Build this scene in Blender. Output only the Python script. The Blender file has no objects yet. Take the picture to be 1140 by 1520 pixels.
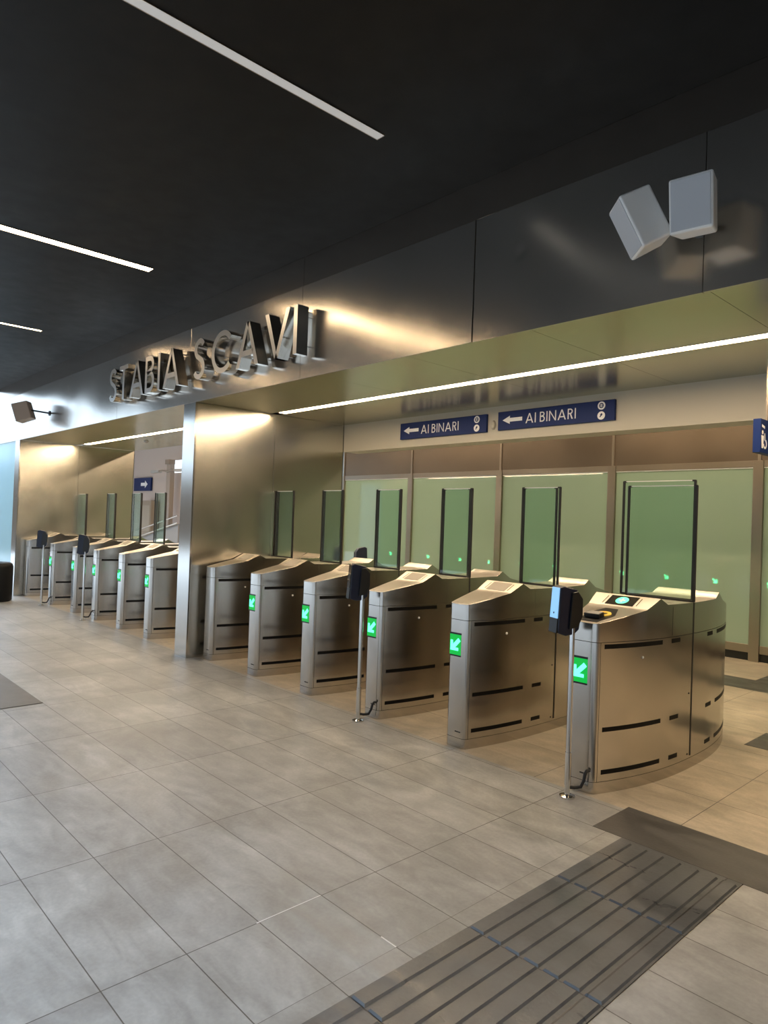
import bpy, bmesh, math, random
from mathutils import Vector, Matrix
random.seed(4)
R = math.radians
SC = bpy.context.scene
COL = SC.collection

# ------------------------------------------------------------------ helpers
class MB:
    """collects shapes, build() links them as ONE mesh object"""
    def __init__(s): s.v = []; s.f = []; s.m = []; s.cm = 0
    def add(s, vs, fs):
        o = len(s.v); s.v += [tuple(v) for v in vs]
        s.f += [tuple(i + o for i in f) for f in fs]; s.m += [s.cm] * len(fs)
        return s
    def mat(s, i): s.cm = i; return s
    def box(s, x0, x1, y0, y1, z0, z1, M=None):
        vs = [Vector((x, y, z)) for z in (z0, z1) for y in (y0, y1) for x in (x0, x1)]
        if M is not None: vs = [M @ v for v in vs]
        return s.add(vs, [(0, 2, 3, 1), (4, 5, 7, 6), (0, 1, 5, 4), (2, 6, 7, 3), (0, 4, 6, 2), (1, 3, 7, 5)])
    def prism(s, pts, d, M=None):
        """pts: outline in local XZ (counter-clockwise seen from -Y), thickness d along +Y"""
        n = len(pts)
        vs = [Vector((p[0], 0, p[1])) for p in pts] + [Vector((p[0], d, p[1])) for p in pts]
        if M is not None: vs = [M @ v for v in vs]
        fs = [tuple(range(n)), tuple(range(2 * n - 1, n - 1, -1))]
        fs += [((i + 1) % n, i, i + n, (i + 1) % n + n) for i in range(n)]
        return s.add(vs, fs)
    def lathe(s, prof, n=20, M=None):
        vs = []; fs = []
        for r, z in prof:
            for i in range(n):
                a = 2 * math.pi * i / n; vs.append(Vector((r * math.cos(a), r * math.sin(a), z)))
        for j in range(len(prof) - 1):
            for i in range(n):
                k = (i + 1) % n; fs.append((j * n + i, j * n + k, (j + 1) * n + k, (j + 1) * n + i))
        fs.append(tuple(range(n - 1, -1, -1))); fs.append(tuple((len(prof) - 1) * n + i for i in range(n)))
        if M is not None: vs = [M @ v for v in vs]
        return s.add(vs, fs)
    def tube(s, path, r, n=10):
        P = [Vector(p) for p in path]; vs = []; fs = []
        up = Vector((0.13, 0.21, 0.97)).normalized()
        for i, p in enumerate(P):
            t = (P[min(i + 1, len(P) - 1)] - P[max(i - 1, 0)]).normalized()
            a = t.cross(up)
            if a.length < .05: a = t.cross(Vector((1, 0, 0)))
            a.normalize(); b = t.cross(a)
            for k in range(n):
                c = 2 * math.pi * k / n; vs.append(p + a * (r * math.cos(c)) + b * (r * math.sin(c)))
        for i in range(len(P) - 1):
            for k in range(n):
                q = (k + 1) % n; fs.append((i * n + k, i * n + q, (i + 1) * n + q, (i + 1) * n + k))
        fs.append(tuple(range(n - 1, -1, -1))); fs.append(tuple((len(P) - 1) * n + k for k in range(n)))
        return s.add(vs, fs)
    def build(s, name, mats, parent=None, loc=(0, 0, 0), smooth=None, bevel=0, seg=2):
        me = bpy.data.meshes.new(name); me.from_pydata(s.v, [], s.f); me.validate()
        if not isinstance(mats, (list, tuple)): mats = [mats]
        for m in mats: me.materials.append(m)
        if len(me.polygons) == len(s.m):
            me.polygons.foreach_set('material_index', s.m)
        bm = bmesh.new(); bm.from_mesh(me); bmesh.ops.recalc_face_normals(bm, faces=bm.faces[:]); bm.to_mesh(me); bm.free()
        if smooth is not None:
            me.polygons.foreach_set('use_smooth', [True] * len(me.polygons)); me.set_sharp_from_angle(angle=R(smooth))
        o = bpy.data.objects.new(name, me); COL.objects.link(o); o.location = loc
        if parent: o.parent = parent
        if bevel:
            b = o.modifiers.new('bevel', 'BEVEL'); b.width = bevel; b.segments = seg; b.limit_method = 'ANGLE'; b.angle_limit = R(35)
        return o

def tag(o, label=None, cat=None, group=None, kind=None):
    if label: o['label'] = label
    if cat: o['category'] = cat
    if group: o['group'] = group
    if kind: o['kind'] = kind
    return o
def empty(name, loc=(0, 0, 0), rz=0):
    o = bpy.data.objects.new(name, None); COL.objects.link(o); o.location = loc; o.rotation_euler = (0, 0, rz); o.empty_display_size = .2
    return o
def copy_tree(o, parent=None, skip=()):
    c = o.copy(); COL.objects.link(c)
    if parent: c.parent = parent
    for ch in [k for k in bpy.data.objects if k.parent == o and k.name.split('.')[0] not in skip]: copy_tree(ch, c, skip)
    return c

# ------------------------------------------------------------------ materials
def new_mat(name):
    m = bpy.data.materials.new(name); m.use_nodes = True
    nt = m.node_tree; b = nt.nodes['Principled BSDF']
    return m, nt, b
def simple(name, col, rough=.5, metal=0, emis=None, es=0, coat=0, spec=.5, var=0):
    m, nt, b = new_mat(name)
    b.inputs['Base Color'].default_value = (*col, 1); b.inputs['Roughness'].default_value = rough
    b.inputs['Metallic'].default_value = metal; b.inputs['Coat Weight'].default_value = coat
    b.inputs['Specular IOR Level'].default_value = spec
    if emis: b.inputs['Emission Color'].default_value = (*emis, 1); b.inputs['Emission Strength'].default_value = es
    if var:
        tc = nt.nodes.new('ShaderNodeTexCoord'); n = nt.nodes.new('ShaderNodeTexNoise'); n.inputs['Scale'].default_value = 6
        n.inputs['Detail'].default_value = 5
        mr = nt.nodes.new('ShaderNodeMapRange'); mr.inputs[3].default_value = max(0, rough - var); mr.inputs[4].default_value = rough + var
        nt.links.new(tc.outputs['Object'], n.inputs['Vector']); nt.links.new(n.outputs['Fac'], mr.inputs[0]); nt.links.new(mr.outputs[0], b.inputs['Roughness'])
    return m
def steel(name, col, rough, stretch=(2, 2, 60), bump=.02, wave=0, wscale=1.0, aniso=0, rv=.06, colv=0.0, wmap=(1, 1, 1)):
    """brushed stainless steel: fine grain, blotchy roughness, optional gentle panel warp"""
    m, nt, b = new_mat(name); L = nt.links.new
    b.inputs['Metallic'].default_value = 1; b.inputs['Base Color'].default_value = (*col, 1)
    tc = nt.nodes.new('ShaderNodeTexCoord')
    mp = nt.nodes.new('ShaderNodeMapping'); mp.inputs['Scale'].default_value = stretch; L(tc.outputs['Object'], mp.inputs['Vector'])
    g = nt.nodes.new('ShaderNodeTexNoise'); g.inputs['Scale'].default_value = 9; g.inputs['Detail'].default_value = 4; L(mp.outputs[0], g.inputs['Vector'])
    bl = nt.nodes.new('ShaderNodeTexNoise'); bl.inputs['Scale'].default_value = 2.3; bl.inputs['Detail'].default_value = 5; L(tc.outputs['Object'], bl.inputs['Vector'])
    mr = nt.nodes.new('ShaderNodeMapRange'); mr.inputs[1].default_value = .3; mr.inputs[2].default_value = .7
    mr.inputs[3].default_value = rough - rv; mr.inputs[4].default_value = rough + rv
    L(bl.outputs['Fac'], mr.inputs[0]); L(mr.outputs[0], b.inputs['Roughness'])
    if colv:
        cr = nt.nodes.new('ShaderNodeMix'); cr.data_type = 'RGBA'
        cr.inputs[6].default_value = (*[c * (1 - colv) for c in col], 1); cr.inputs[7].default_value = (*[min(1, c * (1 + colv)) for c in col], 1)
        L(bl.outputs['Fac'], cr.inputs[0]); L(cr.outputs[2], b.inputs['Base Color'])
    bp = nt.nodes.new('ShaderNodeBump'); bp.inputs['Strength'].default_value = bump; bp.inputs['Distance'].default_value = .01
    L(g.outputs['Fac'], bp.inputs['Height'])
    last = bp if bump > 0 else None
    if wave:
        w = nt.nodes.new('ShaderNodeTexNoise'); w.inputs['Scale'].default_value = wscale; w.inputs['Detail'].default_value = 0; wm_ = nt.nodes.new('ShaderNodeMapping'); wm_.inputs['Scale'].default_value = wmap; L(tc.outputs['Object'], wm_.inputs['Vector']); L(wm_.outputs[0], w.inputs['Vector'])
        b2 = nt.nodes.new('ShaderNodeBump'); b2.inputs['Strength'].default_value = 1; b2.inputs['Distance'].default_value = wave
        L(w.outputs['Fac'], b2.inputs['Height']); last = b2
        if bump > 0: L(bp.outputs[0], b2.inputs['Normal'])
    if last: L(last.outputs[0], b.inputs['Normal'])
    if aniso:
        b.inputs['Anisotropic'].default_value = aniso
        tg = nt.nodes.new('ShaderNodeTangent'); tg.direction_type = 'RADIAL'; tg.axis = 'Z'; L(tg.outputs[0], b.inputs['Tangent'])
    return m
def glass_mat(name, tint, gl=.02):
    m = bpy.data.materials.new(name); m.use_nodes = True; nt = m.node_tree; nt.nodes.clear(); L = nt.links.new
    out = nt.nodes.new('ShaderNodeOutputMaterial'); t = nt.nodes.new('ShaderNodeBsdfTransparent'); t.inputs[0].default_value = (*tint, 1)
    g = nt.nodes.new('ShaderNodeBsdfGlossy'); g.inputs['Roughness'].default_value = gl; g.inputs[0].default_value = (.95, 1, .97, 1)
    f = nt.nodes.new('ShaderNodeFresnel'); f.inputs[0].default_value = 1.5; mx = nt.nodes.new('ShaderNodeMixShader')
    ge = nt.nodes.new('ShaderNodeNewGeometry'); iv = nt.nodes.new('ShaderNodeMath'); iv.operation = 'SUBTRACT'; iv.inputs[0].default_value = 1; L(ge.outputs['Backfacing'], iv.inputs[1])
    ml = nt.nodes.new('ShaderNodeMath'); ml.operation = 'MULTIPLY'; L(f.outputs[0], ml.inputs[0]); L(iv.outputs[0], ml.inputs[1])
    L(ml.outputs[0], mx.inputs[0]); L(t.outputs[0], mx.inputs[1]); L(g.outputs[0], mx.inputs[2]); L(mx.outputs[0], out.inputs[0])
    return m
def emit(name, col, s):
    return simple(name, tuple(c * .35 for c in col), .5, emis=col, es=s)

STONE_A = (.335, .33, .315); STONE_B = (.40, .395, .375)
def floor_mat(name, bw, rh, x0, y0, c1, c2, mort=(.10, .09, .078), gap=.0026, rough=.42):
    m, nt, b = new_mat(name); L = nt.links.new
    tc = nt.nodes.new('ShaderNodeTexCoord'); mp = nt.nodes.new('ShaderNodeMapping'); mp.inputs['Location'].default_value = (-x0, -y0, 0)
    L(tc.outputs['Object'], mp.inputs['Vector'])
    br = nt.nodes.new('ShaderNodeTexBrick'); br.offset = 0; br.squash = 1
    br.inputs['Scale'].default_value = 1; br.inputs['Brick Width'].default_value = bw; br.inputs['Row Height'].default_value = rh
    br.inputs['Mortar Size'].default_value = gap; br.inputs['Mortar Smooth'].default_value = .4; br.inputs['Bias'].default_value = 0
    br.inputs['Color1'].default_value = (*c1, 1); br.inputs['Color2'].default_value = (*c2, 1); br.inputs['Mortar'].default_value = (*mort, 1)
    L(mp.outputs[0], br.inputs['Vector'])
    # cloudy stone, worn paths, fine grain
    n1 = nt.nodes.new('ShaderNodeTexNoise'); n1.inputs['Scale'].default_value = 1.7; n1.inputs['Detail'].default_value = 8; n1.inputs['Roughness'].default_value = .62; n1.inputs['Distortion'].default_value = .6
    n2 = nt.nodes.new('ShaderNodeTexNoise'); n2.inputs['Scale'].default_value = 60; n2.inputs['Detail'].default_value = 4
    n3 = nt.nodes.new('ShaderNodeTexNoise'); n3.inputs['Scale'].default_value = 5.5; n3.inputs['Detail'].default_value = 6; n3.inputs['Distortion'].default_value = 1.2
    mp3 = nt.nodes.new('ShaderNodeMapping'); mp3.inputs['Scale'].default_value = (.55, 1.5, 1); L(tc.outputs['Object'], mp3.inputs['Vector'])
    for n in (n1, n2): L(tc.outputs['Object'], n.inputs['Vector'])
    L(mp3.outputs[0], n3.inputs['Vector'])
    def ramp(src, lo, hi, a, c):
        r = nt.nodes.new('ShaderNodeMapRange'); r.inputs[1].default_value = lo; r.inputs[2].default_value = hi; r.inputs[3].default_value = a; r.inputs[4].default_value = c
        L(src, r.inputs[0]); return r.outputs[0]
    def mul(a, bb):
        r = nt.nodes.new('ShaderNodeMath'); r.operation = 'MULTIPLY'; L(a, r.inputs[0]); L(bb, r.inputs[1]); return r.outputs[0]
    k = mul(mul(ramp(n1.outputs['Fac'], .3, .7, .72, 1.16), ramp(n2.outputs['Fac'], .3, .7, .94, 1.06)), ramp(n3.outputs['Fac'], .33, .68, .78, 1.10))
    vm = nt.nodes.new('ShaderNodeVectorMath'); vm.operation = 'SCALE'; L(br.outputs['Color'], vm.inputs[0]); L(k, vm.inputs['Scale'])
    L(vm.outputs[0], b.inputs['Base Color'])
    L(ramp(n3.outputs['Fac'], .3, .7, rough - .07, rough + .14), b.inputs['Roughness'])
    bp = nt.nodes.new('ShaderNodeBump'); bp.inputs['Strength'].default_value = .25; bp.inputs['Distance'].default_value = .003
    sub = nt.nodes.new('ShaderNodeMath'); sub.operation = 'SUBTRACT'; L(n2.outputs['Fac'], sub.inputs[0]); L(br.outputs['Fac'], sub.inputs[1])
    L(sub.outputs[0], bp.inputs['Height']); L(bp.outputs[0], b.inputs['Normal'])
    return m

M = {}
M['gate'] = steel('brushed_steel_gate', (.55, .515, .465), .20, (2, 2, 40), 0, wave=.020, wscale=3.4, aniso=.6, rv=.03, wmap=(1, 1, .12))
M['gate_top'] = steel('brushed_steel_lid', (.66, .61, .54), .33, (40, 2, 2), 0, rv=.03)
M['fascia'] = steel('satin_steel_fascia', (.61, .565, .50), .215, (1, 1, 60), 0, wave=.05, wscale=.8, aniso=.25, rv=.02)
M['band_steel'] = steel('steel_band_dark_reflection', (.42, .36, .30), .20, (1, 1, 60), 0, wave=.01, wscale=.8, aniso=.35, rv=.03)  # same steel as the fascia, darkened for the dark ceiling it reflects
M['return'] = steel('satin_steel_return', (.64, .615, .555), .235, (1, 1, 60), 0, wave=.015, wscale=1.1, rv=.03, colv=.04)
M['pierface'] = steel('satin_steel_pier_face', (.58, .55, .50), .14, (1, 1, 60), 0, wave=.008, wscale=1.1, rv=.02)
M['mirror'] = steel('polished_steel_soffit', (.57, .56, .43), .248, (1, 1, 1), .0, wave=.008, wscale=2.0, rv=.014)
M['letter'] = simple('mirror_steel_letter', (.72, .70, .66), .09, 1)
M['letter_face'] = simple('satin_steel_letter_face', (.74, .72, .68), .34, 1)
M['frame'] = steel('brushed_bronze_frame', (.38, .32, .255), .34, (2, 2, 40), 0, rv=.04)
M['brown'] = steel('dull_brown_steel_panel', (.20, .155, .115), .42, (1, 1, 30), .015, wave=.01, wscale=1.2, rv=.06, colv=.12)
M['black'] = simple('black_plastic', (.008, .008, .008), .35)
M['ir'] = simple('black_infrared_window', (.004, .004, .004), .5, spec=.15)
M['rubber'] = simple('black_rubber', (.012, .012, .012), .6)
M['core'] = simple('dark_gap', (.02, .018, .016), .7)
M['ceil'] = simple('black_painted_ceiling', (.0045, .0043, .004), .55, spec=.22, var=.08)
M['beam'] = simple('beige_painted_beam', (.42, .39, .32), .5, var=.05)
M['pink'] = simple('pale_pink_plaster', (.56, .47, .43), .7, var=.05)
M['navy'] = simple('navy_enamel', (.006, .020, .10), .5, spec=.2)
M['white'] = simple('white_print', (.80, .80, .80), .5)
M['spk'] = simple('white_speaker_plastic', (.84, .84, .82), .38, var=.03)
M['spk_tan'] = simple('beige_speaker_plastic', (.42, .34, .28), .4)
M['spk_grille'] = simple('white_speaker_grille', (.56, .58, .61), .6)
M['glass'] = glass_mat('green_tinted_safety_glass', (.89, .955, .92))
M['frost'] = simple('sage_frosted_glass', (.29, .395, .30), .02, coat=.4, spec=.5)
M['led'] = emit('warm_led_diffuser', (1, .77, .51), 62)
M['ledc'] = emit('ceiling_led_diffuser', (1, .74, .46), 30)
M['leddim'] = emit('dim_ceiling_led_diffuser', (1, .97, .92), .25)
M['green'] = emit('green_led_field', (.0, .42, .05), 1.0)
M['greenrear'] = emit('bright_green_rear_arrow', (.05, .95, .35), 30)
M['greendark'] = emit('dark_green_field', (.0, .25, .05), .25)
M['greena'] = emit('pale_green_led_arrow', (.10, .95, .55), 2.6)
M['screen'] = simple('glossy_black_screen', (.012, .012, .014), .08, coat=.5)
M['glarescreen'] = simple('pale_glare_display_glass', (.42, .38, .33), .22, coat=.5)  # pale tone stands in for strip-light glare on dark screens
M['icon'] = emit('green_screen_icon', (.10, .80, .45), 1.5)
M['navyplastic'] = simple('navy_plastic', (.005, .010, .032), .32)
M['bluescreen'] = emit('light_blue_screen', (.28, .58, .92), .9)
M['yellow'] = simple('yellow_ring', (.75, .50, .08), .35, emis=(1, .65, .1), es=.35)
M['greypl'] = simple('grey_plastic', (.35, .34, .33), .4)
M['chrome'] = simple('chrome', (.7, .69, .67), .14, 1)
M['tact'] = floor_mat('dark_grey_stone', .60, .6032, -1.788, 2.104, (.088, .092, .098), (.118, .121, .126), (.03, .03, .03), .004, .34)
M['band'] = floor_mat('smooth_dark_stone', 1.2, .60, -1.865, 3.31, (.070, .066, .062), (.08, .076, .071), (.05, .05, .05), .001, .36)
M['tile'] = floor_mat('grey_stone_tiles', .891, .3016, -3.127, 2.104, STONE_A, STONE_B)
M['tile2'] = floor_mat('warm_lit_stone_tiles', .90, .57, -1.57, 3.612, (.42, .36, .275), (.48, .415, .32))  # warm lamp light put into the stone tone past the gates
M['tiles'] = floor_mat('border_stone_tiles', .30, .3016, -1.788, 2.104, (.315, .31, .29), (.36, .35, .33))
M['hatch'] = simple('worn_hatch_metal', (.16, .145, .125), .5, .3, var=.1)
M['bin'] = simple('black_bin', (.006, .006, .007), .5, spec=.2)
M['winlit'] = emit('lit_far_window', (.75, .88, 1.0), 1.6)
def frosted_day():
    m = bpy.data.materials.new('frosted_daylight_glass'); m.use_nodes = True; nt = m.node_tree; nt.nodes.clear(); L = nt.links.new
    out = nt.nodes.new('ShaderNodeOutputMaterial'); t = nt.nodes.new('ShaderNodeBsdfTranslucent'); t.inputs[0].default_value = (.72, .93, 1.0, 1)
    g = nt.nodes.new('ShaderNodeBsdfGlossy'); g.inputs['Roughness'].default_value = .15; f = nt.nodes.new('ShaderNodeFresnel'); f.inputs[0].default_value = 1.45
    mx = nt.nodes.new('ShaderNodeMixShader'); L(f.outputs[0], mx.inputs[0]); L(t.outputs[0], mx.inputs[1]); L(g.outputs[0], mx.inputs[2]); L(mx.outputs[0], out.inputs[0])
    return m
M['frostday'] = frosted_day()

# ------------------------------------------------------------------ dimensions (metres)
YF = 3.54            # plane of the steel front
ZS, ZP, ZC = 2.79, 3.62, 3.885   # soffit, joint in the fascia, hall ceiling
XC0, XC1 = -7.15, -6.88          # middle pier
XL0, XL1 = -13.72, -13.45        # left pier
YB = 5.64            # back end of bays / beam face
YG = 9.15            # glazed back wall
XR = 4.0
XE = -26.0
def S(o): o['kind'] = 'structure'; return o

# floor ------------------------------------------------------------
YK = 3.655
x_t0, x_t1 = -1.70, -1.125
fl = MB().box(XE, -1.788, -8, YK, -.12, 0)
fl.box(-1.12, XR, -8, 3.31, -.12, 0)
fl.mat(1).box(XE, XR, YK, 14, -.12, 0).box(-1.788, -1.12, -8, 3.31, -.12, -.0041)
fl.mat(2).box(-1.788, x_t0, -8, 3.31, -.10, 0)
fl.mat(1).box(-1.788, XR, 3.31, YK, -.12, 0)
fl.mat(3).box(-2.2405, -2.2355, 1.49, 1.80, -.01, .0006).box(-1.87, -1.789, 1.7995, 1.8045, -.01, .0006)  # pale stripes: light catching two scraped floor joints, painted on
S(fl.build('floor', [M['tile'], M['tile2'], M['tiles'], simple('scraped_joint_glint', (.75, .74, .72), .5)]))

# tactile path: ribbed strip + smooth crossing band
t = MB(); W = x_t1 - x_t0
prof = []; nr = 7; pitch = W / nr
t.box(x_t0, x_t1, -4, 3.31, -.004, .0008)
for i in range(nr):
    xc = x_t0 + pitch * (i + .5)
    ys = [-4] + [2.104 + .6032 * k for k in range(-8, 3)]
    for j in range(len(ys) - 1):
        a, b = ys[j] + .003, ys[j + 1] - .003
        if j == len(ys) - 2: b = 3.27
        if b <= a: continue
        t.add([(xc - .033, a, .0008), (xc - .027, a + .006, .0085), (xc + .027, a + .006, .0085), (xc + .033, a, .0008),
               (xc - .033, b, .0008), (xc - .027, b - .006, .0085), (xc + .027, b - .006, .0085), (xc + .033, b, .0008)],
              [(0, 4, 5, 1), (1, 5, 6, 2), (2, 6, 7, 3), (0, 1, 2, 3), (7, 6, 5, 4), (0, 3, 7, 4)])
tag(t.build('tactile_paving', M['tact']), 'dark grey ribbed tactile paving strip running across the light tiles to the gates', 'tactile paving')
b = MB().box(-1.865, XR - .02, 3.31, 3.70, -.003, .0012)
tag(b.build('tactile_paving', M['band']), 'smooth dark stone band across the end of the ribbed strip by the nearest gate', 'tactile paving')
b = MB().box(-6.6, XR - .02, 7.44, 7.98, -.003, .0012).box(-2.64, -2.1, 7.98, 9.0, -.003, .0012)
tag(b.build('tactile_paving', M['band']), 'dark stone guide band on the floor beyond the gates near the glazed wall', 'tactile paving')
b = MB().box(-1.88, -1.1, 5.48, 5.95, -.003, .0012)
tag(b.build('tactile_paving', M['band']), 'small dark stone square in the warm-tinted floor right of the nearest gate', 'tactile paving')

# hall ceiling -----------------------------------------------------
YO = -1.6; XO = -15.4
S(MB().box(XO, XR, YO, YF + .3, ZC, ZC + .25).build('ceiling', M['ceil']))
S(MB().box(XL0, XR, YF + .3, 14, 3.72, 3.9).box(XE, XL0, 6.8, 14, 3.72, 3.9).build('ceiling.001', M['beam']))
S(MB().box(XR, XR + .2, YO, 14, 0, ZC + .2).build('wall_right', M['brown']))

# fascia -----------------------------------------------------------
f = MB()
jl = [-17.0, -15.0, -13.0, -11.0, -9.07, -7.04, -4.965, -3.0, -1.474, .6, 2.6, XR]
g_ = .003
def buckled(x0, x1, fn, nx=60, nz=30):
    # sheet with real out-of-plane warp, 18 mm thick
    vs = []; fs = []; n = (nx + 1) * (nz + 1)
    for k in (0, 1):
        for j in range(nz + 1):
            for i in range(nx + 1):
                x = x0 + (x1 - x0) * i / nx; z = ZS + (ZP - ZS) * j / nz
                vs.append((x, YF + (fn(x, z) if k == 0 else .02), z))
    for k in (0, 1):
        for j in range(nz):
            for i in range(nx):
                a = k * n + j * (nx + 1) + i; fs.append((a, a + 1, a + nx + 2, a + nx + 1))
    rim = [i for i in range(nx + 1)] + [(j + 1) * (nx + 1) - 1 for j in range(1, nz + 1)] + [nz * (nx + 1) + i for i in range(nx - 1, -1, -1)] + [j * (nx + 1) for j in range(nz - 1, 0, -1)]
    for a, b_ in zip(rim, rim[1:] + rim[:1]): fs.append((a, b_, b_ + n, a + n))
    return MB().add(vs, fs)
def sm(t): t = min(1, max(0, t)); return t * t * (3 - 2 * t)
def warp3(x, z):
    w = .007 * (1 - sm((x + 3.0) / (.44 + .10 * math.sin((z - 2.8) * 5))))
    d = math.hypot(x + 2.62, z - 3.30)
    return w + .007 * math.exp(-(d / .022) ** 2)
wb = None
for a, c in zip(jl[:-1], jl[1:]):
    if a == -3.0: wb = buckled(a + g_ / 2, c - g_ / 2, warp3); continue
    f.box(a + g_ / 2, c - g_ / 2, YF, YF + .02, ZS, ZP)
ju = [-17.0, -13.0, -9.07, -4.965, -1.0, XR]
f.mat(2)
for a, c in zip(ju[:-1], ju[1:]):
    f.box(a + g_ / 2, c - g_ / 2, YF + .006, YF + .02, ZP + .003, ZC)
f.mat(1).box(-17, XR, YF + .02, YF + .06, ZS + .01, ZC)
S(wb.build('wall_front.001', M['fascia'], smooth=30))
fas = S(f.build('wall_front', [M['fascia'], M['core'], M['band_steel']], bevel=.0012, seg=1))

# soffit (polished) of both bays
for i, (a, c) in enumerate(((XC1, XR), (XL1, XC0))):
    s_ = MB(); n = max(1, round((c - a) / 1.05)); w = (c - a) / n
    yl0, yl1 = 4.50, 4.61
    for k in range(n):
        s_.box(a + w * k + .0015, a + w * (k + 1) - .0015, YF + .02, yl0, ZS, ZS + .02)
        s_.box(a + w * k + .0015, a + w * (k + 1) - .0015, yl1, YB, ZS, ZS + .02)
    s_.mat(1).box(a, c, YF + .02, YB, ZS + .05, ZS + .12)
    S(s_.build('trim_%d' % (i + 1), [M['mirror'], M['core']]))
# beam behind bay one
S(MB().box(XC1 - .0, XR, YB, YB + .25, 2.44, 3.72).build('trim_3', M['beam']))
# piers / return walls
def pier(name, x0, x1):
    p = MB()
    p.mat(2).box(x0, x1, YF - .0, YF + .02, 0, ZS - .001).mat(0)
    for (a, c) in ((YF + .02, 4.575), (4.578, YB)):
        p.box(x0, x0 + .015, a, c, 0, ZS - .001); p.box(x1 - .015, x1, a, c, 0, ZS - .001)
    p.box(x0, x1, YB - .012, YB, 0, ZS - .001)
    p.mat(1).box(x0 + .016, x1 - .016, YF + .03, YB - .02, 0, ZS - .002)
    return S(p.build(name, [M['return'], M['core'], M['pierface']], bevel=.0015, seg=1))
pier('wall_middle', XC0, XC1)
pier('wall_left', XL0, XL1)
# frosted daylight glazing left of the left pier
S(MB().box(-17.0, XL0, YF + .01, YF + .02, 0.0, ZS - .002).build('window_6', M['frostday']))

# glazed wall at the back ------------------------------------------
posts = [-11.11, -9.11, -7.03, -5.01, -3.05, -.95, 1.1, 3.2]
for i in range(len(posts) - 1):
    a, c = posts[i] + .06, posts[i + 1] - .06
    w = S(MB().box(a, c, YG, YG + .02, .20, 2.385).build('window_%d' % (i + 1) if i < 5 else 'window_%d' % (i + 2), M['frost']))
    fr = MB().box(a, c, YG - .02, YG + .03, .10, .20).box(a, c, YG - .03, YG + .03, 2.40, 2.48)
    fr.build('window_frame', M['frame'], w, bevel=.003)
    MB().box(a, c, YG - .018, YG, 2.385, 2.398).build('light_line_strip', M['white'], w)  # white strip stands in for the light line reflected along the glass top
    MB().box(a, c, YG + .01, YG + .05, 0, .10).build('threshold', M['black'], w)
for i, x in enumerate(posts):
    S(MB().box(x - .06, x + .06, YG - .04, YG + .05, 0, 2.48).box(x - .02, x + .02, YG - .01, YG + .05, 2.48, 3.72).build('trim_%d' % (10 + i), M['frame'], bevel=.004))
bp_ = MB()
for a, c in zip(posts[:-1], posts[1:]): bp_.box(a + .02, c - .02, YG + .005, YG + .05, 2.482, 3.72)
S(bp_.build('wall_back', M['brown']))
S(MB().box(XE, -14.0, YG + .25, YG + .4, 0, 3.72).build('wall_back.001', M['pink']))
S(MB().box(-14.0, -11.17, YG, YG + .1, 0, 3.72).build('wall_back.002', M['return']))
S(MB().box(XE - .1, XE, YF, YG + .4, 0, 3.72).build('wall_left.001', M['pink']))

# ------------------------------------------------------------------ lights in the ceilings
def strip(name, x0, x1, y0, y1, z, mat, label, group, rim=.008, deep=.03):
    o = empty(name, ((x0 + x1) / 2, (y0 + y1) / 2, z))
    X, Y = (x1 - x0) / 2, (y1 - y0) / 2
    MB().box(-X + rim, X - rim, -Y + rim, Y - rim, -.002, .01).build('diffuser', mat, o)
    MB().box(-X, X, -Y, -Y + rim, -.004, deep).box(-X, X, Y - rim, Y, -.004, deep).box(-X, -X + rim, -Y + rim, Y - rim, -.004, deep).box(X - rim, X, -Y + rim, Y - rim, -.004, deep).build('housing', M['frame'], o)
    tag(o, label, 'ceiling light', group); return o
strip('ceiling_light', -6.72, XR - .1, 4.50, 4.61, ZS, M['led'], 'long warm linear light in the polished soffit over the right-hand gates, below the direction signs', 'linear lights in the bay soffits')
strip('ceiling_light', -13.04, -7.2, 4.50, 4.61, ZS, M['led'], 'long warm linear light in the soffit over the far left group of gates', 'linear lights in the bay soffits')
strip('ceiling_light', -3.115, -3.045, -.25, 2.73, ZC - .002, M['leddim'], 'pale unlit-looking linear light at the top of the black ceiling, nearest to the viewer', 'linear lights in the black ceiling', .003)
strip('ceiling_light', -6.40, -6.29, -.25, 2.75, ZC - .002, M['ledc'], 'bright glowing linear light in the black ceiling at the left edge of the picture', 'linear lights in the black ceiling', .004)
strip('ceiling_light', -9.64, -9.58, -.25, 2.73, ZC - .002, M['ledc'], 'farthest thin linear light in the black ceiling, low at the left edge', 'linear lights in the black ceiling', .004)
for (x0, x1) in ((-12, -7), (-6, -1), (-19, -14)):
    strip('ceiling_light', x0, x1, 7.3, 7.42, 3.70, M['led'], 'linear light in the inner hall ceiling behind the beam', 'linear lights behind the beam')

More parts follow.
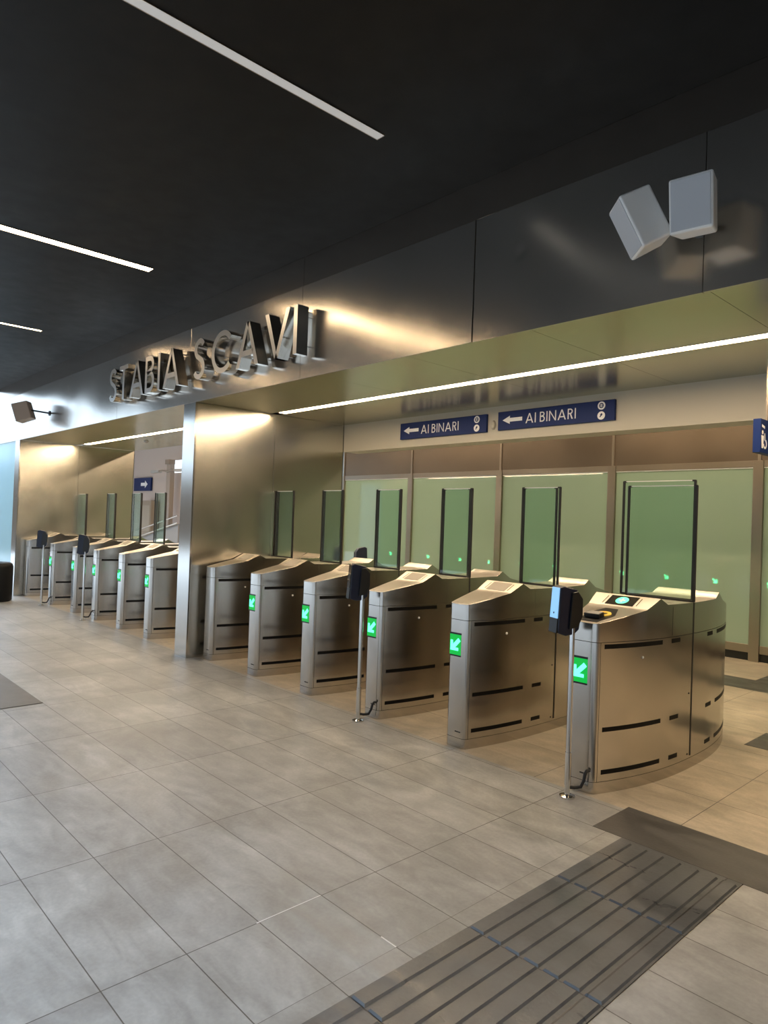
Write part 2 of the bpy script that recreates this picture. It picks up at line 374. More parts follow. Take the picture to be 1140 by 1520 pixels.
# ------------------------------------------------------------------ stroke alphabet (geometric sans, cap height 1)
SW = .125
def poly_stroke(pts, w, closed=False):
    """outline quads for a polyline of constant width; returns list of quads (each 4 pts)"""
    out = []; n = len(pts); P = [Vector((p[0], p[1])) for p in pts]; L_ = []; Rr = []
    for i in range(n):
        if i == 0: d = P[1] - P[0]
        elif i == n - 1: d = P[-1] - P[-2]
        else: d = (P[i + 1] - P[i]).normalized() + (P[i] - P[i - 1]).normalized()
        d.normalize(); nn = Vector((-d.y, d.x)); L_.append(P[i] + nn * w / 2); Rr.append(P[i] - nn * w / 2)
    return L_, Rr
def arc(cx, cy, rx, ry, a0, a1, n=14):
    return [(cx + rx * math.cos(R(a0 + (a1 - a0) * i / n)), cy + ry * math.sin(R(a0 + (a1 - a0) * i / n))) for i in range(n + 1)]
h = SW / 2
def glyph(c):
    """returns (width, shapes) shapes = ('poly', pts) or ('stroke', pts)"""
    if c == 'I': return SW, [('poly', [(0, 0), (SW, 0), (SW, 1), (0, 1)])]
    if c == 'T': return .62, [('poly', [(0, 1 - SW), (.62, 1 - SW), (.62, 1), (0, 1)]), ('poly', [(.31 - h, 0), (.31 + h, 0), (.31 + h, 1 - SW), (.31 - h, 1 - SW)])]
    if c == 'A': return .92, [('poly', [(0, 0), (.135, 0), (.46 + .00, .86), (.52, 1), (.40, 1)]), ('poly', [(.92 - .135, 0), (.92, 0), (.52, 1), (.40, 1), (.46, .86)]), ('poly', [(.22, .24), (.70, .24), (.70, .24 + SW), (.22, .24 + SW)])]
    if c == 'V': return .92, [('poly', [(0, 1), (.40, 0), (.52, 0), (.46, .14), (.135, 1)]), ('poly', [(.40, 0), (.52, 0), (.92, 1), (.92 - .135, 1), (.46, .14)])]
    if c == 'N': return .80, [('poly', [(0, 0), (SW, 0), (SW, 1), (0, 1)]), ('poly', [(.80 - SW, 0), (.80, 0), (.80, 1), (.80 - SW, 1)]), ('poly', [(0, 1), (.80 - SW, 0), (.80, 0), (SW, 1)])]
    if c == 'B': return .58, [('poly', [(0, 0), (SW, 0), (SW, 1), (0, 1)]),
        ('stroke', [(SW, 1 - h), (.26, 1 - h)] + arc(.27, .765, .205, .235 - h, 90, -90) + [(SW, .53)]),
        ('stroke', [(SW, .53), (.28, .53)] + arc(.29, .265 + h / 2, .225, .265 - h / 2, 90, -90) + [(SW, h)])]
    if c == 'R': return .58, [('poly', [(0, 0), (SW, 0), (SW, 1), (0, 1)]),
        ('stroke', [(SW, 1 - h), (.26, 1 - h)] + arc(.27, .735, .215, .265 - h, 90, -90) + [(SW, .53)]), ('poly', [(.22, .50), (.43, 0), (.58, 0), (.36, .50)])]
    if c == 'C': return .90, [('stroke', arc(.5, .5, .5 - h, .5 - h, 42, 318, 26))]
    if c == 'S': return .56, [('stroke', arc(.29, .745, .20, .255 - h, 28, 180, 12) + arc(.29, .745, .20, .21, 180, 250, 5)[1:] + arc(.27, .27, .225, .225, 68, 0, 6)[0:] + arc(.27, .27, .225, .27 - h, 0, -155, 12)[1:])]
    return .3, []
def add_glyph(mb, c, sc, d, Mx):
    w, sh = glyph(c)
    for kind, pts in sh:
        if kind == 'poly':
            mb.prism([(p[0] * sc, p[1] * sc) for p in pts], d, Mx)
        else:
            L_, Rr = poly_stroke(pts, SW)
            n = len(L_)
            vs = []
            for yy in (0, d):
                for q in L_: vs.append(Mx @ Vector((q.x * sc, yy, q.y * sc)))
                for q in Rr: vs.append(Mx @ Vector((q.x * sc, yy, q.y * sc)))
            fs = []
            for i in range(n - 1):
                fs += [(i, n + i, n + i + 1, i + 1), (2 * n + i, 2 * n + i + 1, 3 * n + i + 1, 3 * n + i),
                       (i, i + 1, 2 * n + i + 1, 2 * n + i), (n + i, 3 * n + i, 3 * n + i + 1, n + i + 1)]
            fs += [(0, 2 * n, 3 * n, n), (n - 1, 2 * n - 1, 4 * n - 1, 3 * n - 1)]
            mb.add(vs, fs)
    return w * sc

# station name in raised steel letters
def sign_letters(word, xs, names):
    for ch, x, lab in zip(word, xs, names):
        sc = .425; D = .115; y0 = YF - .155
        root = empty('sign_letter', (x, y0 + D, 2.968))
        mb = MB(); add_glyph(mb, ch, sc, D, Matrix.Translation((0, -D, 0)))
        o = mb.build('letter_body', [M['letter'], M['letter_face']], root, smooth=25)
        for p in o.data.polygons:
            if p.normal.y < -.9: p.material_index = 1
        # pins fixing the letter to the fascia
        spots = {'I': [(SW / 2, .2), (SW / 2, .8)], 'T': [(.31, .2), (.31, .8)], 'B': [(SW / 2, .2), (SW / 2, .8)], 'A': [(.12, .15), (.80, .15), (.46, .9)],
                 'V': [(.12, .85), (.80, .85), (.46, .1)], 'C': [(.06, .5), (.5, .94), (.5, .06)], 'S': [(.29, .94), (.27, .06)]}[ch]
        for (a, bq) in spots: MB().tube([(a * sc, -.01, bq * sc), (a * sc, YF - y0 - D + .001, bq * sc)], .006, 8).build('fixing_pin', M['chrome'], root)
        tag(root, lab, 'sign letter', 'raised steel letters of the station name')
adv = lambda word, x, gap: [x + sum(glyph(q)[0] * .425 + gap for q in word[:i]) for i in range(len(word))]
x1s = (-8.95, -8.63, -8.30, -7.86, -7.52, -7.38); x2s = (-6.66, -6.28, -5.80, -5.315, -4.865)
sign_letters('STABIA', x1s, ['polished steel letter S, first of the station name, at its far left end', 'polished steel letter T of the station name', 'polished steel letter A between T and B of the station name',
    'polished steel letter B of the station name', 'polished steel letter I between B and A in the first word', 'polished steel letter A ending the first word of the station name'])
sign_letters('SCAVI', x2s, ['polished steel letter S starting the second word above the middle pier', 'polished steel letter C of the station name', 'polished steel letter A between C and V of the station name',
    'polished steel letter V of the station name', 'polished steel letter I, last of the station name, at its right end'])

# ------------------------------------------------------------------ direction signs on the beam
def binari(x0, x1, z0, z1, lab):
    root = empty('direction_sign', (x0, YB, z0)); w, hh = x1 - x0, z1 - z0
    MB().box(0, w, -.03, 0, 0, hh).build('sign_panel', M['navy'], root, bevel=.003)
    D = .002; yy = -.032
    MB().prism([(.06, hh * .52), (.15, hh * .30), (.15, hh * .42), (.30, hh * .42), (.30, hh * .62), (.15, hh * .62), (.15, hh * .74)], D, Matrix.Translation((0, yy, 0))).build('arrow', M['white'], root)
    mb = MB(); x = w * .265; sc = hh * .52; zb = hh * .25
    global SW, h
    sv = SW; SW = .11; h = SW / 2
    for ch in 'AI BINARI':
        if ch == ' ': x += sc * .30; continue
        x += add_glyph(mb, ch, sc, D, Matrix.Translation((x, yy, zb))) + sc * .19
    SW = sv; h = SW / 2
    mb.build('lettering', M['white'], root)
    for k, zc in enumerate((hh * .75, hh * .27)):
        rr = hh * .20; cx = w * .90
        Mx = Matrix.Translation((cx, -.030, zc)) @ Matrix.Rotation(R(90), 4, 'X')
        d = MB().lathe([(rr, 0), (rr, .002)], 24, Mx).build('pictogram', M['white'], root)
        q = MB()
        if k == 0:
            q.lathe([(rr * .62, .002), (rr * .62, .003)], 20, Mx); dd = q.build('pictogram_mark', M['navy'], d)
            q = MB().box(cx - rr * .4, cx + rr * .4, -.0345, -.0332, zc + rr * .12, zc + rr * .24).box(cx - rr * .4, cx + rr * .4, -.0345, -.0332, zc - rr * .24, zc - rr * .12).box(cx - rr * .06, cx + rr * .06, -.0345, -.0332, zc - rr * .42, zc + rr * .42)
            q.build('pictogram_mark', M['white'], d)
        else:
            A = Matrix.Translation((cx, 0, zc)) @ Matrix.Rotation(R(-45), 4, 'Y')
            q.box(-rr * .5, rr * .4, -.0335, -.031, -rr * .12, rr * .12, A).box(-rr * .1, rr * .5, -.0335, -.031, rr * .05, rr * .34, A)
            q.build('pictogram_mark', M['navy'], d)
    tag(root, lab, 'sign', 'navy direction signs on the beam'); return root
binari(-5.80, -4.515, 2.53, 2.718, 'left navy sign reading AI BINARI with a left arrow, fixed to the beige beam')
binari(-4.365, -3.073, 2.535, 2.722, 'right navy sign reading AI BINARI with a left arrow, fixed to the beige beam')
o = MB().lathe([(.030, 0), (.030, .02), (.022, .035), (.0, .04)], 18, Matrix.Diagonal((1, 1, 1.6, 1)) @ Matrix.Rotation(R(90), 4, 'X')).build('motion_sensor', M['beam'], None, (-4.44, YB + .012, 2.60), smooth=40)
tag(o, 'small oval beige sensor on the beam between the two navy signs', 'sensor')
# flag sign at the right edge
fs = empty('hanging_sign', (-1.715, 5.0, 2.12))
MB().box(0, .05, 0, .5, 0, .23).build('sign_panel', M['navy'], fs, bevel=.003)
Mp = Matrix.Translation((.0515, 0, 0)) @ Matrix.Rotation(R(90), 4, 'Z')
def pic(pts): MB().prism(pts, .001, Mp).build('pictogram', M['white'], fs)
px, pz, s1 = .035, .03, .12
pic([(px + s1 * .12 * math.cos(k * math.pi / 5), pz + s1 * (.90 + .12 * math.sin(k * math.pi / 5))) for k in range(10)])
pic([(px - s1 * .1, pz), (px + s1 * .1, pz), (px + s1 * .2, pz + s1 * .72), (px - s1 * .2, pz + s1 * .72)])
pic([(.085 + .034 * math.cos(a), .062 + .034 * math.sin(a)) for a in [math.pi + k * math.pi / 8 for k in range(12)]] + [(.085 + .020 * math.cos(a), .062 + .020 * math.sin(a)) for a in [math.pi + k * math.pi / 8 for k in range(11, -1, -1)]])
pic([(.074, .085), (.086, .085), (.082, .135), (.070, .135)])
pic([(.02, .175), (.075, .165), (.075, .182), (.02, .192)])
for yy in (.18, .42): MB().box(.02, .03, yy, yy + .01, .23, ZS - 2.12 + .01).build('hanger', M['frame'], fs)
tag(fs, 'navy flag sign with white pictograms hanging at the right edge of the picture', 'sign')
# little dome in the soffit of the far bay
o = MB().lathe([(.045, 0), (.045, -.015), (.035, -.04), (.018, -.055), (0.001, -.06)], 18).build('dome_camera', M['greypl'], None, (-11.35, 4.95, ZS + .02), smooth=50)
tag(o, 'small dome camera under the polished soffit of the far left bay', 'camera')

# ------------------------------------------------------------------ loudspeakers
def speaker(x, y, z, az, pitch, W_, H_, D_, lab, bx, bz, m1='spk', m2='spk_grille', roll=0):
    """front face looks along azimuth az (deg from +X), pitched down"""
    root = empty('wall_speaker', (x, y, z))
    Mx = Matrix.Rotation(R(az + 90), 4, 'Z') @ Matrix.Rotation(R(pitch), 4, 'X') @ Matrix.Rotation(R(roll), 4, 'Y')
    b_ = MB(); a, d = W_ / 2, D_ / 2
    # tapered cabinet: wide front at -Y, narrower back
    hv = H_ / 2; k = .82
    vs = [(-a, -d, -hv), (a, -d, -hv), (a, -d, hv), (-a, -d, hv), (-a * k, d, -hv * .97), (a * k, d, -hv * .97), (a * k, d, hv * .97), (-a * k, d, hv * .97)]
    b_.add([Mx @ Vector(v) for v in vs], [(0, 1, 2, 3), (5, 4, 7, 6), (0, 4, 5, 1), (1, 5, 6, 2), (2, 6, 7, 3), (3, 7, 4, 0)])
    b_.build('cabinet', M[m1], root, bevel=.012, seg=3)
    MB().box(-a + .012, a - .012, -d - .004, -d + .002, -hv + .012, hv - .012, Mx).build('grille', M[m2], root, bevel=.002)
    back = Mx @ Vector((0, d * .9, 0))
    wl = Vector((bx - x, YF - y, bz - z))
    MB().tube([back, (back + wl) / 2 + Vector((0, .0, .0)), wl - Vector((0, .01, 0))], .014).lathe([(.04, 0), (.04, .012)], 16, Matrix.Translation(wl) @ Matrix.Rotation(R(90), 4, 'X')).build('wall_bracket', M['black'], root)
    tag(root, lab, 'speaker', 'white wall loudspeakers'); return root
speaker(-1.69, YF - .25, 3.135, -136, 27, .20, .285, .17, 'white loudspeaker tilted to the left, left one of the pair on the black fascia', -1.60, 3.15)
speaker(-1.43, YF - .22, 3.145, -82, 8, .205, .262, .15, 'white loudspeaker hanging upright, right one of the pair on the fascia', -1.50, 3.12)
speaker(-12.15, YF - .30, 3.13, -128, 18, .24, .30, .24, 'small loudspeaker at the far left end of the steel fascia', -11.85, 3.12, 'spk_tan', 'spk_tan')

# ------------------------------------------------------------------ ticket gates
GL = 1.95
def prof(y):
    y = min(y, GL - y)
    pts = [(0, 1.0), (.385, 1.073), (.52, 1.138), (.60, 1.098), (1.0, 1.095)]
    for (a, za), (b2, zb) in zip(pts[:-1], pts[1:]):
        if y <= b2: return za + (zb - za) * (y - a) / (b2 - a)
    return pts[-1][1]
def half(y, w0, wm):
    u = abs(2 * y / GL - 1)
    w = wm - (wm - w0) * u ** 2.4
    e = min(y, GL - y); rc = .028
    if e < rc: w -= rc - math.sqrt(max(0, rc * rc - (rc - e) ** 2))
    return w
def stations():
    ys = [0, .0008, .003, .007, .012, .018, .028]
    n = 26
    inner = [.028 + (GL - .056) * i / n for i in range(1, n)]
    inner += [.385, .52, .60, 1.0]
    inner += [GL - q for q in (.385, .52, .60)]
    ys = ys + inner + [GL - q for q in ys]
    return sorted(set(round(q, 5) for q in ys))
YS = stations()
def loft(mb, w0, wm, z0, zt, inset=0, y0=0, y1=GL):
    ys = [q for q in YS if y0 <= q <= y1]; vs = []; fs = []
    for q in ys:
        w = max(.002, half(q, w0, wm) - inset)
        zz = zt(q) if callable(zt) else zt
        qq = min(max(q, inset), GL - inset)
        vs += [(-w, qq, z0), (w, qq, z0), (w, qq, zz), (-w, qq, zz)]
    for i in range(len(ys) - 1):
        a, b2 = 4 * i, 4 * i + 4
        fs += [(a, b2, b2 + 1, a + 1), (a + 1, b2 + 1, b2 + 2, a + 2), (a + 2, b2 + 2, b2 + 3, a + 3), (a + 3, b2 + 3, b2, a)]
    e = 4 * (len(ys) - 1)
    fs += [(0, 1, 2, 3), (e + 3, e + 2, e + 1, e)]
    return mb.add(vs, fs)
def side_strip(w0, wm, side, y0, y1, z0, z1, out=.0012, deep=.006, n=6):
    vs = []; fs = []
    for i in range(n + 1):
        q = y0 + (y1 - y0) * i / n; w = half(q, w0, wm)
        for ww in (w - deep, w + out):
            for z in (z0, z1): vs.append((side * ww, q, z))
    for i in range(n):
        a, b2 = 4 * i, 4 * i + 4
        fs += [(a, a + 1, b2 + 1, b2), (a + 2, b2 + 2, b2 + 3, a + 3), (a, b2, b2 + 2, a + 2), (a + 1, a + 3, b2 + 3, b2 + 1)]
    fs += [(0, 2, 3, 1), (4 * n, 4 * n + 1, 4 * n + 3, 4 * n + 2)]
    return MB().add(vs, fs)
YP = .945
def make_gate(w0, wm, wide):
    root = empty('ticket_gate', (0, 0, 0))
    loft(MB(), w0, wm, 0, .068).build('plinth', M['gate'], root, smooth=28)
    loft(MB(), w0, wm, .04, lambda q: prof(q) - .02, inset=.006).build('inner_frame', M['core'], root, smooth=28)
    loft(MB(), w0, wm, .0705, .8885).build('body_panel', M['gate'], root, smooth=28)
    hd = loft(MB(), w0, wm, .8915, prof).build('hood', [M['gate'], M['gate_top']], root, smooth=28, bevel=.004)
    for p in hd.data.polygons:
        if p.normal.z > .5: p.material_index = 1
    for sd in (1, -1):
        for z in (.865, .375, .125):
            for (a, c) in ((.06, .55), (.655, .76)):
                for (y0, y1) in ((a, c), (GL - c, GL - a)):
                    side_strip(w0, wm, sd, y0, y1, z - .0135, z + .0135).build('sensor_strip', M['ir'], root)
        side_strip(w0, wm, sd, YP - .007, YP + .007, .085, 1.094, .0022, .01, 2).build('door_seal', M['rubber'], root)
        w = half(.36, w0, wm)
        MB().lathe([(.009, 0), (.009, .003), (.005, .006)], 12, Matrix.Translation((sd * w, .36, .785)) @ Matrix.Rotation(R(90 * sd), 4, 'Y')).build('sensor_glint', M['white'], root, smooth=40)  # round side sensor, its bright reflection painted white
        for z in (.50, .10):
            w = half(.90, w0, wm)
            MB().lathe([(.006, 0), (.006, .002)], 10, Matrix.Translation((sd * w, .905, z)) @ Matrix.Rotation(R(90 * sd), 4, 'Y')).build('screw', M['black'], root)
        for (y, z0, z1) in ((.034, .0705, .8885), (.66, .90, 1.08), (GL - .034, .0705, .8885)):
            side_strip(w0, wm, sd, y - .0012, y + .0012, z0, z1, .0006, .004, 1).build('panel_seam', M['core'], root)
    # ends: front and rear arrow display
    for rear in (0, 1):
        T = Matrix.Identity(4) if not rear else Matrix.Translation((0, GL, 0)) @ Matrix.Rotation(math.pi, 4, 'Z')
        cx = -.02; e = .051
        d = MB().box(cx - e, cx + e, -.003, .004, .642, .785, T).build('arrow_display', M['greendark'] if rear else M['green'], root, bevel=.0015)
        MB().box(cx - e, cx + e, -.0036, .003, .785, .797, T).box(cx - e, cx + e, -.0036, .003, .632, .642, T).build('display_bezel', M['black'], d)
        A = T @ Matrix.Translation((cx - .002, -.0048, .712)) @ Matrix.Rotation(R(-45), 4, 'Y')
        # arrow pointing down-left: built pointing -X then turned
        MB().prism([(-.056, 0), (-.006, -.050), (.008, -.036), (-.012, -.014), (.056, -.014), (.056, .014), (-.012, .014), (.008, .036), (-.006, .050)], .0015, A).build('arrow', M['greenrear'] if rear else M['greena'], d)
        # tilted screen in the raised lip
        ya, za, yb, zb = .385, 1.073, .52, 1.138
        tl = math.atan2(zb - za, yb - ya); ln = math.hypot(yb - ya, zb - za)
        Q = T @ Matrix.Translation((0, ya, za)) @ Matrix.Rotation(tl, 4, 'X')
        sx = .085 if not wide else .095
        s_ = MB().box(-sx, sx, ln * .12, ln * .88, -.002, .003, Q).build('display_screen', M['screen'] if wide else M['glarescreen'], root, bevel=.001)
        if wide: MB().lathe([(.042, .0032), (.042, .0040)], 24, Q @ Matrix.Translation((0, ln * .5, 0))).build('screen_icon', M['icon'], s_)
        mb = MB().mat(0)
        mb.box(-.006, .006, ln * .5 - .022, ln * .5 + .022, .0042, .0048, Q); mb.box(-.022, .022, ln * .5 - .006, ln * .5 + .006, .0042, .0048, Q)
        if wide: mb.build('screen_mark', M['white'], s_)
        for sg in (-1, 1): MB().box(sg * (sx + .02) - .003, sg * (sx + .02) + .003, ln * .18, ln * .80, .0, .002, Q).build('screen_guide', M['chrome'], root)
        # reader plate on the low front slope
        t2 = math.atan2(za - 1.0, ya)
        Q2 = T @ Matrix.Translation((0, 0, 1.0)) @ Matrix.Rotation(t2, 4, 'X')
        xs = w0 - .018
        ppts = [(-xs, .035), (xs, .035), (xs + .03, .20), (xs - .02, .33), (-xs + .02, .33), (-xs - .03, .20)]
        mb = MB(); n = len(ppts)
        mb.add([Q2 @ Vector((p[0], p[1], z)) for z in (.0, .0022) for p in ppts], [tuple(range(n - 1, -1, -1)), tuple(range(n, 2 * n))] + [(i, (i + 1) % n, (i + 1) % n + n, i + n) for i in range(n)])
        if wide and not rear:
            rp = mb.build('reader_plate', M['black'], root)
            MB().box(-.058, .045, .095, .155, .002, .030, Q2).build('reader_block', M['black'], rp, bevel=.003)
            MB().box(-.052, .039, .098, .152, .0302, .0312, Q2).build('reader_top', M['greypl'], rp)
            n_ = 28; vs = []; fs_ = []
            for i in range(n_):
                a = 2 * math.pi * i / n_
                for (rr, z) in ((.045, .003), (.045, .009), (.027, .009), (.027, .003)): vs.append(Q2 @ Vector((.015 + rr * math.cos(a) * 1.1, .195 + rr * math.sin(a), z)))
            for i in range(n_):
                a, c = 4 * i, 4 * ((i + 1) % n_)
                for k in range(4): fs_.append((a + k, c + k, c + (k + 1) % 4, a + (k + 1) % 4))
            MB().add(vs, fs_).build('reader_ring', M['yellow'], rp, smooth=40)
        else:
            mb.build('reader_plate', M['gate_top'], root)
    # glass wings
    def wing(x0, x1, y, z1):
        z0 = 1.098
        p = MB().box(x0, x1, y - .006, y + .006, z0, z1).build('glass_wing', M['glass'], root)
        for xx in (x0, x1): MB().box(xx - .006, xx + .006, y - .009, y + .009, z0, z1).build('edge_gasket', M['rubber'], p)
        MB().box(x0, x1, y - .009, y + .009, z0 - .004, z0 + .010).build('edge_gasket', M['rubber'], p)
        MB().box(x0 + .006, x1 - .006, y - .007, y + .007, z1 - .003, z1 + .002).build('glass_edge', M['white'], p)
        for xx in (x0 - .002, x1 - .018): MB().box(xx, xx + .020, y - .0095, y + .0095, z1 - .008, z1 + .004).build('corner_clip', M['rubber'], p)
    wing(-wm + .02, wm - .002, YP, 1.875)
    if wide: wing(-wm - .06, wm - .045, YP + .075, 1.915)
    else: wing(-wm + .006, wm - .055, YP + .035, 1.874)
    # seam box between the wings
    MB().box(-wm * .8, wm * .8, YP - .22, YP - .20, 1.094, 1.100).build('lid_edge', M['gate_top'], root)
    MB().box(.0, .05, -.001, .003, .108, .116).build('rating_label', M['core'], root)
    return root
G0 = 3.685
wideg = make_gate(.080, .250, True); wideg.location = (-2.172, G0, 0)
nar = make_gate(.082, .185, False); nar.location = (-3.155, G0, 0)
tag(wideg, 'nearest and widest steel ticket gate, with black card reader and yellow ring on its top', 'ticket gate', 'steel ticket gates')
tag(nar, 'second steel ticket gate from the front, without a pole in front of it', 'ticket gate', 'steel ticket gates')
others = [(-4.037, 'third steel ticket gate from the front, behind the middle black-headed pole'),
          (-4.922, 'fourth steel ticket gate from the front, between the pole-fronted gate and the fifth gate'),
          (-5.805, 'fifth steel ticket gate, next to the one against the tall steel pier'),
          (-6.70, 'steel ticket gate with no green arrow standing right against the middle steel pier'),
          (-8.24, 'steel ticket gate just left of the middle pier, nearest of the far group'),
          (-9.105, 'second gate of the far group counted leftward from the middle pier'),
          (-10.02, 'steel ticket gate behind the right-hand pole of the far group'),
          (-10.89, 'steel ticket gate standing between the two pole-fronted gates of the far group'),
          (-11.95, 'steel ticket gate behind the leftmost black-headed pole'),
          (-13.32, 'farthest steel ticket gate, pressed against the left pier, with no green arrow')]
for x, lab in others:
    c = copy_tree(nar); c.location = (x, G0, 0); c['label'] = lab
    if x in (-6.70, -13.32):
        c.name = 'ticket_gate'
        # these two show no lit arrow at the front: drop the front display
        for ch in [k for k in bpy.data.objects if k.parent == c and k.name.startswith('arrow_display')]:
            if min(v.co.y for v in ch.data.vertices) < .5:
                for g in [k for k in bpy.data.objects if k.parent == ch]: bpy.data.objects.remove(g)
                bpy.data.objects.remove(ch)

# ------------------------------------------------------------------ ticket validators on poles
def validator(lit):
    root = empty('ticket_validator', (0, 0, 0))
    MB().lathe([(.045, 0), (.045, .010), (.030, .016), (.017, .020)], 24).build('base_plate', M['chrome'], root, smooth=40)
    MB().tube([(0, 0, .015), (0, 0, .99)], .0155, 16).build('pole', M['chrome'], root, smooth=40)
    MB().tube([(0, 0, .07), (0, 0, .26)], .0185, 16).build('pole_sleeve', M['chrome'], root, smooth=40)
    MB().tube([(.0, .01, .055), (.02, .04, .05), (.045, .07, .055), (.055, .085, .09), (.052, .10, .125), (.055, .115, .14), (.06, .134, .14)], .010, 10).build('cable', M['rubber'], root, smooth=40)
    T = Matrix.Translation((-.045, -.012, .945)) @ Matrix.Rotation(R(-25), 4, 'Z') @ Matrix.Rotation(R(-4), 4, 'X')
    pr = [(-.075, .02), (-.068, .0), (-.02, -.012), (.035, .0), (.065, .03), (.072, .10), (.060, .215), (.03, .262), (-.055, .275), (-.080, .262)]
    mb = MB(); n = len(pr)
    for sx in (0,):
        vs = [T @ Vector((x, p[0], p[1])) for x in (-.048, .048) for p in pr]
        mb.add(vs, [tuple(range(n)), tuple(range(2 * n - 1, n - 1, -1))] + [((i + 1) % n, i, i + n, (i + 1) % n + n) for i in range(n)])
    mb.build('casing', M['navyplastic'], root, smooth=35, bevel=.006, seg=3)
    pr2 = [(-.006, .03), (.05, .045), (.074, .11), (.066, .21), (.03, .25), (-.006, .24)]; n = len(pr2)
    mb = MB().add([T @ Vector((x, p[0], p[1])) for x in (.030, .060) for p in pr2], [tuple(range(n)), tuple(range(2 * n - 1, n - 1, -1))] + [((i + 1) % n, i, i + n, (i + 1) % n + n) for i in range(n)])
    mb.build('side_cover', M['black'], root, bevel=.003)
    s_ = MB().box(-.040, .036, -.0835, -.074, .085, .262, T).build('validator_screen', M['bluescreen'] if lit else M['screen'], root, bevel=.001)
    MB().box(-.042, .040, -.082, -.070, .0, .083, T).build('scan_window', M['black'], root, bevel=.002)
    if lit:
        MB().lathe([(.006, 0), (.006, .001)], 12, T @ Matrix.Translation((0, -.0835, .115)) @ Matrix.Rotation(R(90), 4, 'X')).build('screen_mark', M['navyplastic'], s_)
    return root
v1 = validator(True); v1.location = (-2.165, 3.545, 0)
tag(v1, 'pole-mounted ticket validator with light blue screen in front of the nearest gate', 'ticket validator', 'pole-mounted ticket validators')
v2 = validator(False); v2.location = (-4.02, 3.54, 0)
tag(v2, 'pole-mounted navy ticket validator in front of the third gate, left of the second gate', 'ticket validator', 'pole-mounted ticket validators')
for x, y, rz, lab in ((-10.02, 3.545, 0, 'right one of the two pole-mounted validators in the far group of gates'),
                      (-11.88, 3.545, 0, 'leftmost pole-mounted ticket validator, in front of the far group of gates'),
                      (-6.70, 5.80, 180, 'black ticket validator at the rear side of the gate by the middle pier'),
                      (-9.90, 5.80, 180, 'black ticket validator at the rear of the far group of gates')):
    c = copy_tree(v2); c.location = (x, y, 0); c.rotation_euler = (0, 0, R(rz)); c['label'] = lab

# ------------------------------------------------------------------ far end of the hall
o = empty('direction_sign', (-22.2, YG + .18, 2.27))
MB().box(0, 1.28, 0, .05, 0, .42).build('sign_panel', M['navy'], o)
MB().prism([(.55, .16), (.86, .16), (.86, .09), (1.06, .21), (.86, .33), (.86, .26), (.55, .26)], .003, Matrix.Translation((0, -.004, 0))).build('arrow', M['white'], o)
tag(o, 'navy sign with a white right arrow, seen beyond the far group of gates', 'sign')
o = empty('information_cabinet', (-20.68, YG - .05, 0))
MB().box(-.36, .36, 0, .25, 0, 1.95).build('cabinet_body', simple('tan_cabinet', (.26, .20, .14), .5), o, bevel=.01)
MB().box(-.30, .30, -.01, 0, 1.0, 1.8).build('cabinet_panel', simple('tan_panel', (.30, .24, .17), .4), o)
tag(o, 'tall tan cabinet against the pink wall, seen through the far glass wings', 'cabinet')
o = empty('camera_post', (-19.12, YG - .1, 0))
MB().box(-.12, .12, 0, .14, 0, 3.02).build('post', simple('brown_grey_post', (.26, .215, .18), .5), o, bevel=.005)
MB().box(-.16, .10, -.04, .16, 3.02, 3.16).build('post_head', simple('brown_box', (.22, .17, .13), .5), o, bevel=.01)
for s_ in (-1, 1):
    MB().tube([(0, -.02, 2.80), (s_ * .35, -.02, 2.84), (s_ * .60, -.02, 2.83)], .025, 8).build('arm', M['frame'], o)
    MB().box(s_ * .78 - .26, s_ * .78 + .26, -.08, .04, 2.78, 2.86).build('camera_housing', M['greypl'], o, bevel=.01)
tag(o, 'steel post with two side arms standing before the pink wall at the far end', 'post')
w = S(MB().box(-19.58, -18.3, YG + .235, YG + .25, 2.80, 3.17).build('window_9', M['winlit']))
o = empty('stair_handrail', (-19.6, YG - .6, 0))
for z in (.90, 1.10): MB().tube([(-.5, 0, z - .06), (0, 0, z), (2.2, 0, z + .42)], .022, 8).build('rail', M['chrome'], o)
MB().prism([(-.1, 0), (2.2, 0), (2.2, 1.30), (-.1, .85)], .08, Matrix.Translation((0, .03, 0))).build('parapet', simple('grey_parapet', (.22, .20, .18), .5), o)
tag(o, 'double metal stair handrail rising to the right beyond the far gates', 'handrail')

# bin, floor hatch
o = empty('litter_bin', (-12.83, 3.08, 0))
MB().lathe([(.24, 0), (.27, .02), (.275, .57), (.26, .62), (.235, .64)], 32).build('bin_body', M['bin'], o, smooth=35)
MB().lathe([(.22, .635), (.22, .645), (.12, .645), (.12, .635)], 32).build('bin_rim', M['rubber'], o)
tag(o, 'black round litter bin cut off by the left edge of the picture', 'litter bin')
o = MB().box(-7.55, -5.885, 1.46, 1.80, -.004, .003).box(-5.90, -5.885, 1.46, 1.80, .003, .006).box(-7.55, -5.885, 1.46, 1.475, .003, .006).build('floor_hatch', M['hatch'])
tag(o, 'worn metal floor hatch set in the tiles at the left edge of the picture', 'floor hatch')

# ------------------------------------------------------------------ world: overcast bluish daylight outside the hall
wd = bpy.data.worlds.new('daylight'); SC.world = wd; wd.use_nodes = True; nt = wd.node_tree; nt.nodes.clear(); L = nt.links.new
tc = nt.nodes.new('ShaderNodeTexCoord'); sx = nt.nodes.new('ShaderNodeSeparateXYZ'); cr = nt.nodes.new('ShaderNodeValToRGB'); mr = nt.nodes.new('ShaderNodeMapRange')
mr.inputs[1].default_value = -1; mr.inputs[2].default_value = 1
bg = nt.nodes.new('ShaderNodeBackground'); out = nt.nodes.new('ShaderNodeOutputWorld')
L(tc.outputs['Generated'], sx.inputs[0])
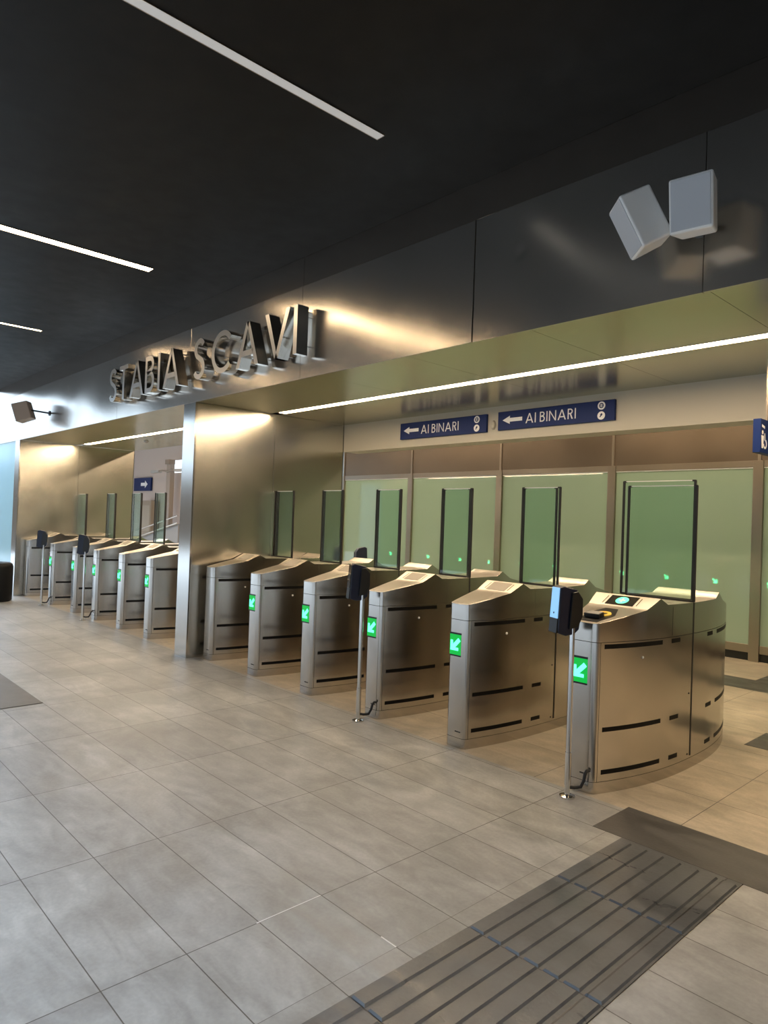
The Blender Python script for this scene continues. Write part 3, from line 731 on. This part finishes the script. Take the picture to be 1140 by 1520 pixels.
# made-up skyline: darkens the low sky opposite the hall front, keeping the fascia dark
az = nt.nodes.new('ShaderNodeMapRange'); az.inputs[1].default_value = -.50; az.inputs[2].default_value = -.80; az.inputs[3].default_value = 0; az.inputs[4].default_value = .48
L(sx.outputs['Y'], az.inputs[0]); sb = nt.nodes.new('ShaderNodeMath'); sb.operation = 'SUBTRACT'; L(sx.outputs['Z'], sb.inputs[0]); L(az.outputs[0], sb.inputs[1])
L(sb.outputs[0], mr.inputs[0]); L(mr.outputs[0], cr.inputs[0]); L(cr.outputs[0], bg.inputs[0]); L(bg.outputs[0], out.inputs[0])
e = cr.color_ramp.elements; e[0].position = 0; e[0].color = (.10, .095, .09, 1); e[1].position = 1; e[1].color = (2.7, 3.25, 4.0, 1)
for p, c in ((.5, (.13, .125, .12)), (.524, (.15, .15, .15)), (.534, (.95, 1.22, 1.52)), (.64, (1.6, 2.05, 2.6)), (.75, (3.2, 3.9, 4.8))):
    q = e.new(p); q.color = (*c, 1)
bg.inputs[1].default_value = 1.5

# ------------------------------------------------------------------ camera
cd = bpy.data.cameras.new('camera'); cam = bpy.data.objects.new('camera', cd); COL.objects.link(cam); SC.camera = cam
F = 1016.7; yaw, pit, rol = R(47.079), R(.793), R(2.047)
fw = Vector((-math.sin(yaw) * math.cos(pit), math.cos(yaw) * math.cos(pit), math.sin(pit)))
r0 = Vector((math.cos(yaw), math.sin(yaw), 0)); u0 = r0.cross(fw)
rt = r0 * math.cos(rol) + u0 * math.sin(rol); up = -r0 * math.sin(rol) + u0 * math.cos(rol)
cam.matrix_world = Matrix(((rt.x, up.x, -fw.x, 0), (rt.y, up.y, -fw.y, 0), (rt.z, up.z, -fw.z, 1.56), (0, 0, 0, 1)))
cd.sensor_fit = 'VERTICAL'; cd.sensor_height = 24; cd.lens = F / 1520 * 24; cd.clip_start = .02; cd.clip_end = 200

vs_ = SC.view_settings; vs_.view_transform = 'Standard'; vs_.look = 'None'; vs_.gamma = 1; vs_.exposure = .14; vs_.use_curve_mapping = False
SC.cycles.max_bounces = 10; SC.cycles.transparent_max_bounces = 24; SC.cycles.glossy_bounces = 6
SC.cycles.sample_clamp_indirect = 6
